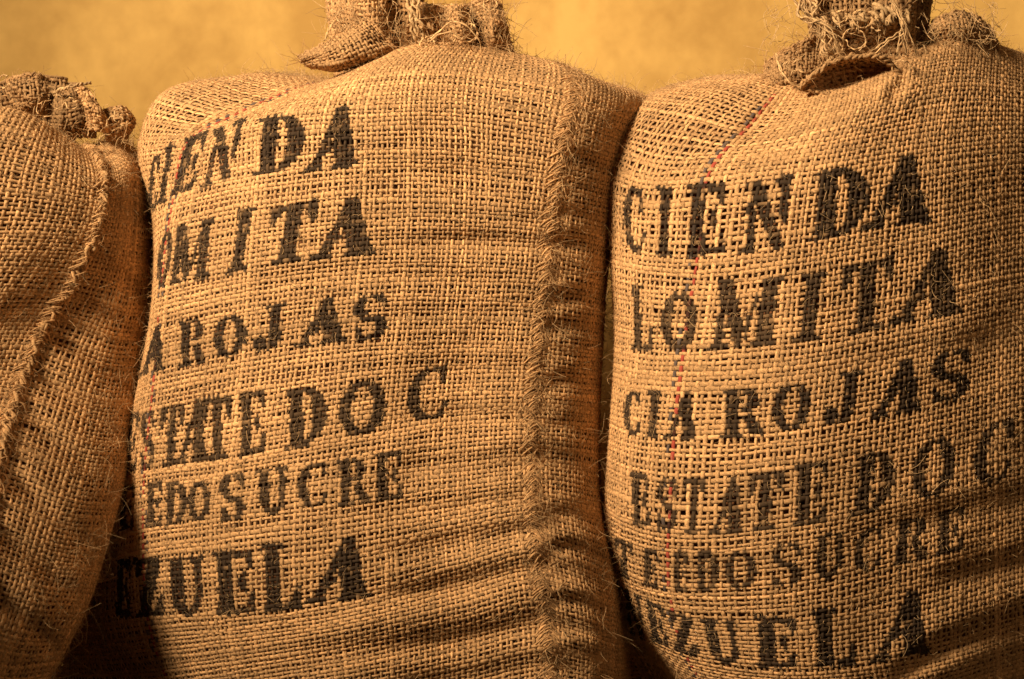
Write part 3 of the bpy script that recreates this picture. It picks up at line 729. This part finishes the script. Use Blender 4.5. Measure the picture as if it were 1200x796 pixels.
sf = patch(g, [[(540,10,.115),(548,6,.165),(560,2,.15),(572,-2,.115),(586,6,.11)],
               [(536,26,.108),(546,24,.175),(560,20,.155),(576,18,.108),(592,26,.12)],
               [(540,44,.112),(550,44,.165),(562,44,.145),(578,42,.108),(597,46,.13)],
               [(550,58,.12),(558,60,.15),(568,60,.135),(584,60,.12),(601,60,.15)]], 5.6*PX, 5.6*PX, 68, .8)
rim(g, sf, 'left', 69, .0028, 1.05, 50); rim(g, sf, 'top', 70, .003, 1.0, 60); rim(g, sf, 'right', 71, .0022, 1, 50)
g.build('folded_flap', M_JUTE, sackM, kind='stuff')
g = Geo()
for dx in (-5, 0, 5): yarn(g, W1((484+dx,-60,.11),(482+dx,-5,.095),(488+dx,25,.09),(494+dx,62,.10)), .0030, .8, n=60, plies=3, twist=8, fray=.0008)
loops(g, [(520,40,.09,16,200,.7),(535,30,.09,20,230,.6),(548,38,.085,14,180,.8),(512,50,.09,12,90,.9),(570,-8,.10,12,250,1.1),(575,5,.10,9,100,1.2),(405,22,.09,14,60,.5),(398,30,.08,9,160,.6),(500,52,.08,10,0,.8)], 72)
for a in [((500,50,.085),(525,38,.07),(545,48,.075),(556,64,.09)), ((505,45,.085),(535,25,.07),(560,45,.075),(566,68,.09)), ((396,20,.12),(386,34,.09),(380,48,.08))]:
    yarn(g, W1(*a), .0011, 1.15, n=24, plies=2, twist=4)
rr = np.random.default_rng(73); n = 620
x = rr.uniform(380, 605, n); y = rr.uniform(5, 66, n)
fibres(g, world(x, y, rr.uniform(.07, .15, n)), rr.normal(0, 1, (n, 3)) + np.array([0, -.3, .2]), rr.uniform(.008, .035, n), rr.uniform(.0002, .0005, n), 1.4, rr.uniform(.8, 1.3, n), 7, rr)
g.build('frayed_yarn', M_FUZZ, sackM, kind='stuff')

# right mouth
g = Geo(); bunch(g, 1022, 1016, 112, -70, 60, 74, .165, 5, 81, .66, depth=.065); g.build('gathered_mouth', M_JUTE, sackR, kind='stuff')
g = Geo()
sf = patch(g, [[(898,74,.15),(916,62,.12),(938,50,.115),(962,44,.14)],
               [(897,86,.135),(916,78,.11),(938,68,.115),(964,66,.13)],
               [(899,96,.135),(918,95,.10),(938,90,.10),(957,92,.125)],
               [(904,106,.15),(922,107,.125),(940,103,.125),(958,102,.15)]], 5.8*PX, 5.8*PX, 82, .62)
rim(g, sf, 'top', 83, .0032, 1.0, 40); rim(g, sf, 'left', 84, .003, 1.0, 40); rim(g, sf, 'right', 85, .003, 1, 20)
g.build('folded_flap', M_JUTE, sackR, kind='stuff')
g = Geo()   # rolled lip in front of the tie
sf = patch(g, [[(936,104,.055),(962,80,.045),(1000,66,.04),(1038,70,.045),(1058,92,.06)],
               [(945,106,.065),(968,88,.075),(1002,78,.08),(1036,82,.08),(1056,96,.07)],
               [(956,108,.065),(976,98,.08),(1004,92,.085),(1034,94,.08),(1054,100,.07)],
               [(966,112,.055),(984,110,.055),(1006,108,.055),(1032,108,.055),(1050,108,.06)]], 6.4*PX, 6.4*PX, 86, .85)
rim(g, sf, 'top', 87, .004, 1.05, 40); rim(g, sf, 'right', 88, .003, 1.05, 24)
g.build('folded_flap', M_JUTE, sackR, kind='stuff')
g = Geo()   # ear on the right
sf = patch(g, [[(1084,42,.15),(1098,22,.135),(1118,15,.13),(1140,18,.14),(1158,32,.155)],
               [(1082,46,.135),(1100,32,.11),(1122,28,.105),(1146,32,.12),(1166,44,.145)],
               [(1084,50,.14),(1104,44,.12),(1126,42,.115),(1150,46,.13),(1170,58,.15)],
               [(1090,64,.15),(1108,60,.14),(1130,60,.135),(1152,64,.145),(1172,72,.165)]], 5.8*PX, 5.8*PX, 89, .72)
rim(g, sf, 'top', 90, .0032, 1.0, 40); rim(g, sf, 'right', 91, .0028, 1.0, 30)
g.build('folded_flap', M_JUTE, sackR, kind='stuff')
g = Geo()
for k in range(9):      # tangled bundle of yarn down the left of the tie
    o = lambda q: rr.normal(0, q)
    yarn(g, W1((950+o(8),-40,.12),(943+o(7),-4+o(4),.10+o(.006)),(948+o(7),14+o(5),.088+o(.006)),(962+o(8),32+o(5),.086+o(.006)),(972+o(9),50+o(6),.082+o(.006)),(982+o(12),72+o(7),.09)),
         rr.uniform(.0011, .0030), rr.uniform(.68, .95), n=60, plies=3, twist=rr.uniform(4, 9), fray=.0012)
for k in range(5):
    yarn(g, W1((1040+o(4),-40,.10),(1044+o(3),0,.085),(1055+o(4),30,.075),(1068+o(8),64+o(5),.08)), rr.uniform(.0007, .0016), rr.uniform(.8, 1.0), n=50, plies=2, twist=6, fray=.0009)
for a in [((910,62,.10),(913,78,.075),(924,95,.065),(938,104,.07)), ((1018,64,.06),(1035,50,.055),(1056,36,.06)), ((1020,68,.055),(1040,50,.05),(1058,40,.06)), ((945,-8,.11),(940,8,.10),(948,22,.095),(962,20,.10))]:
    yarn(g, W1(*a), .0013, 1.2, n=26, plies=2, twist=4)
loops(g, [(1000,45,.085,16,250,.8),(1012,22,.08,14,100,.9),(1030,30,.08,12,0,.8),(995,30,.085,12,60,.9),(1005,48,.075,13,170,.6),(950,8,.10,11,80,1.1),(962,40,.085,16,40,.6),(930,84,.085,16,30,.7),(935,92,.08,12,0,.8),(1075,60,.08,14,200,.8),(1055,80,.05,12,330,.7),(985,18,.08,10,200,1.0)], 92)
for k in range(11):   # lumpy knots of yarn over the tie
    x = 984 + k * 8 + rr.normal(0, 2); y = 24 + rr.normal(0, 4)
    yarn(g, W1((x-4,y-6+rr.normal(0,2),.10),(x+rr.normal(0,3),y,.082),(x+3,y+5,.084),(x+rr.normal(0,3),y+13,.10)), rr.uniform(.0026, .0042), .72, n=14, plies=3, twist=1.5, fray=.0008)
n = 520; x = rr.uniform(895, 1175, n); y = rr.uniform(0, 100, n); y = np.where((x > 1090) & (y > 60), y * .6, y)
fibres(g, world(x, y, rr.uniform(.06, .15, n)), rr.normal(0, 1, (n, 3)) + np.array([0, -.3, .2]), rr.uniform(.008, .035, n), rr.uniform(.0002, .0005, n), 1.4, rr.uniform(.8, 1.3, n), 7, rr)
g.build('frayed_yarn', M_FUZZ, sackR, kind='stuff')

# left mouth: it lies in shadow, put into the lower yarn tones
g = Geo(); bunch(g, 20, 15, 180, 94, 62, 66, .27, 8, 101, .55, depth=.05); g.build('gathered_mouth', M_JUTE, sackL, kind='stuff')
g = Geo()
sf = patch(g, [[(8,96,0.170),(24,90,0.155),(40,88,0.155),(54,92,0.170)],[(8,108,0.160),(24,104,0.140),(40,102,0.140),(56,106,0.160)],
               [(14,122,0.160),(28,120,0.145),(42,120,0.145),(56,122,0.160)],[(20,134,0.180),(32,134,0.170),(44,136,0.170),(58,136,0.180)]], 5.6*PX, 5.6*PX, 102, .62)
rim(g, sf, 'top', 103, .0036, .85, 40, (.006, .02)); g.build('folded_flap', M_JUTE, sackL, kind='stuff')
g = Geo()
sf = patch(g, [[(60,112,0.180),(74,104,0.160),(88,101,0.160),(100,104,0.180)],[(58,126,0.170),(76,122,0.145),(92,118,0.145),(106,122,0.170)],
               [(58,142,0.170),(78,142,0.145),(96,138,0.145),(110,142,0.170)],[(62,156,0.180),(82,160,0.170),(100,160,0.170),(112,160,0.180)]], 5.6*PX, 5.6*PX, 104, .48)  # hollow between the flaps, its shade painted as the darkest yarn tone
g.build('folded_flap', M_JUTE, sackL, kind='stuff')
g = Geo()
sf = patch(g, [[(90,104,0.150),(97,103,0.140),(104,106,0.140)],[(97,118,0.145),(105,116,0.130),(114,122,0.140)],[(102,134,0.145),(112,132,0.130),(124,138,0.140)],[(104,150,0.150),(116,152,0.140),(130,156,0.150)]], 5.6*PX, 5.6*PX, 105, .95)
rim(g, sf, 'left', 106, .0026, 1.0, 20, (.006, .02)); g.build('folded_flap', M_JUTE, sackL, kind='stuff')
g = Geo()
sf = patch(g, [[(116,134,0.180),(128,127,0.160),(142,125,0.160),(152,132,0.180)],[(118,144,0.165),(130,140,0.145),(146,138,0.145),(158,144,0.170)],
               [(122,154,0.170),(132,152,0.150),(144,150,0.150),(154,153,0.170)],[(126,164,0.180),(134,164,0.170),(142,162,0.170),(148,162,0.180)]], 5.6*PX, 5.6*PX, 107, .75)
g.build('folded_flap', M_JUTE, sackL, kind='stuff')
g = Geo()
yarn(g, W1((62,110,0.150),(78,103,0.130),(92,99,0.130),(107,97,0.140)), .0022, .8, n=40, plies=3, twist=5)
loops(g, [(54,128,.12,12,60,.7),(84,122,.12,8,0,1.0),(92,112,.12,9,200,.8),(146,138,.13,14,100,.6),(134,146,.13,12,30,.7),(112,158,.13,10,40,.8),(124,164,.13,9,20,.8),(4,96,.13,9,60,.8),(66,118,.12,11,260,.6)], 108)
n = 170; x = rr.uniform(-5, 156, n); y = np.where(x < 60, rr.uniform(88, 130, n), np.where(x < 112, rr.uniform(104, 165, n), rr.uniform(128, 172, n)))
fibres(g, world(x, y, rr.uniform(.11, .18, n)), rr.normal(0, 1, (n, 3)) + np.array([0, -.3, .1]), rr.uniform(.006, .026, n), rr.uniform(.0002, .0005, n), 1.4, rr.uniform(.7, 1.2, n), 7, rr)
g.build('frayed_yarn', M_FUZZ, sackL, kind='stuff')
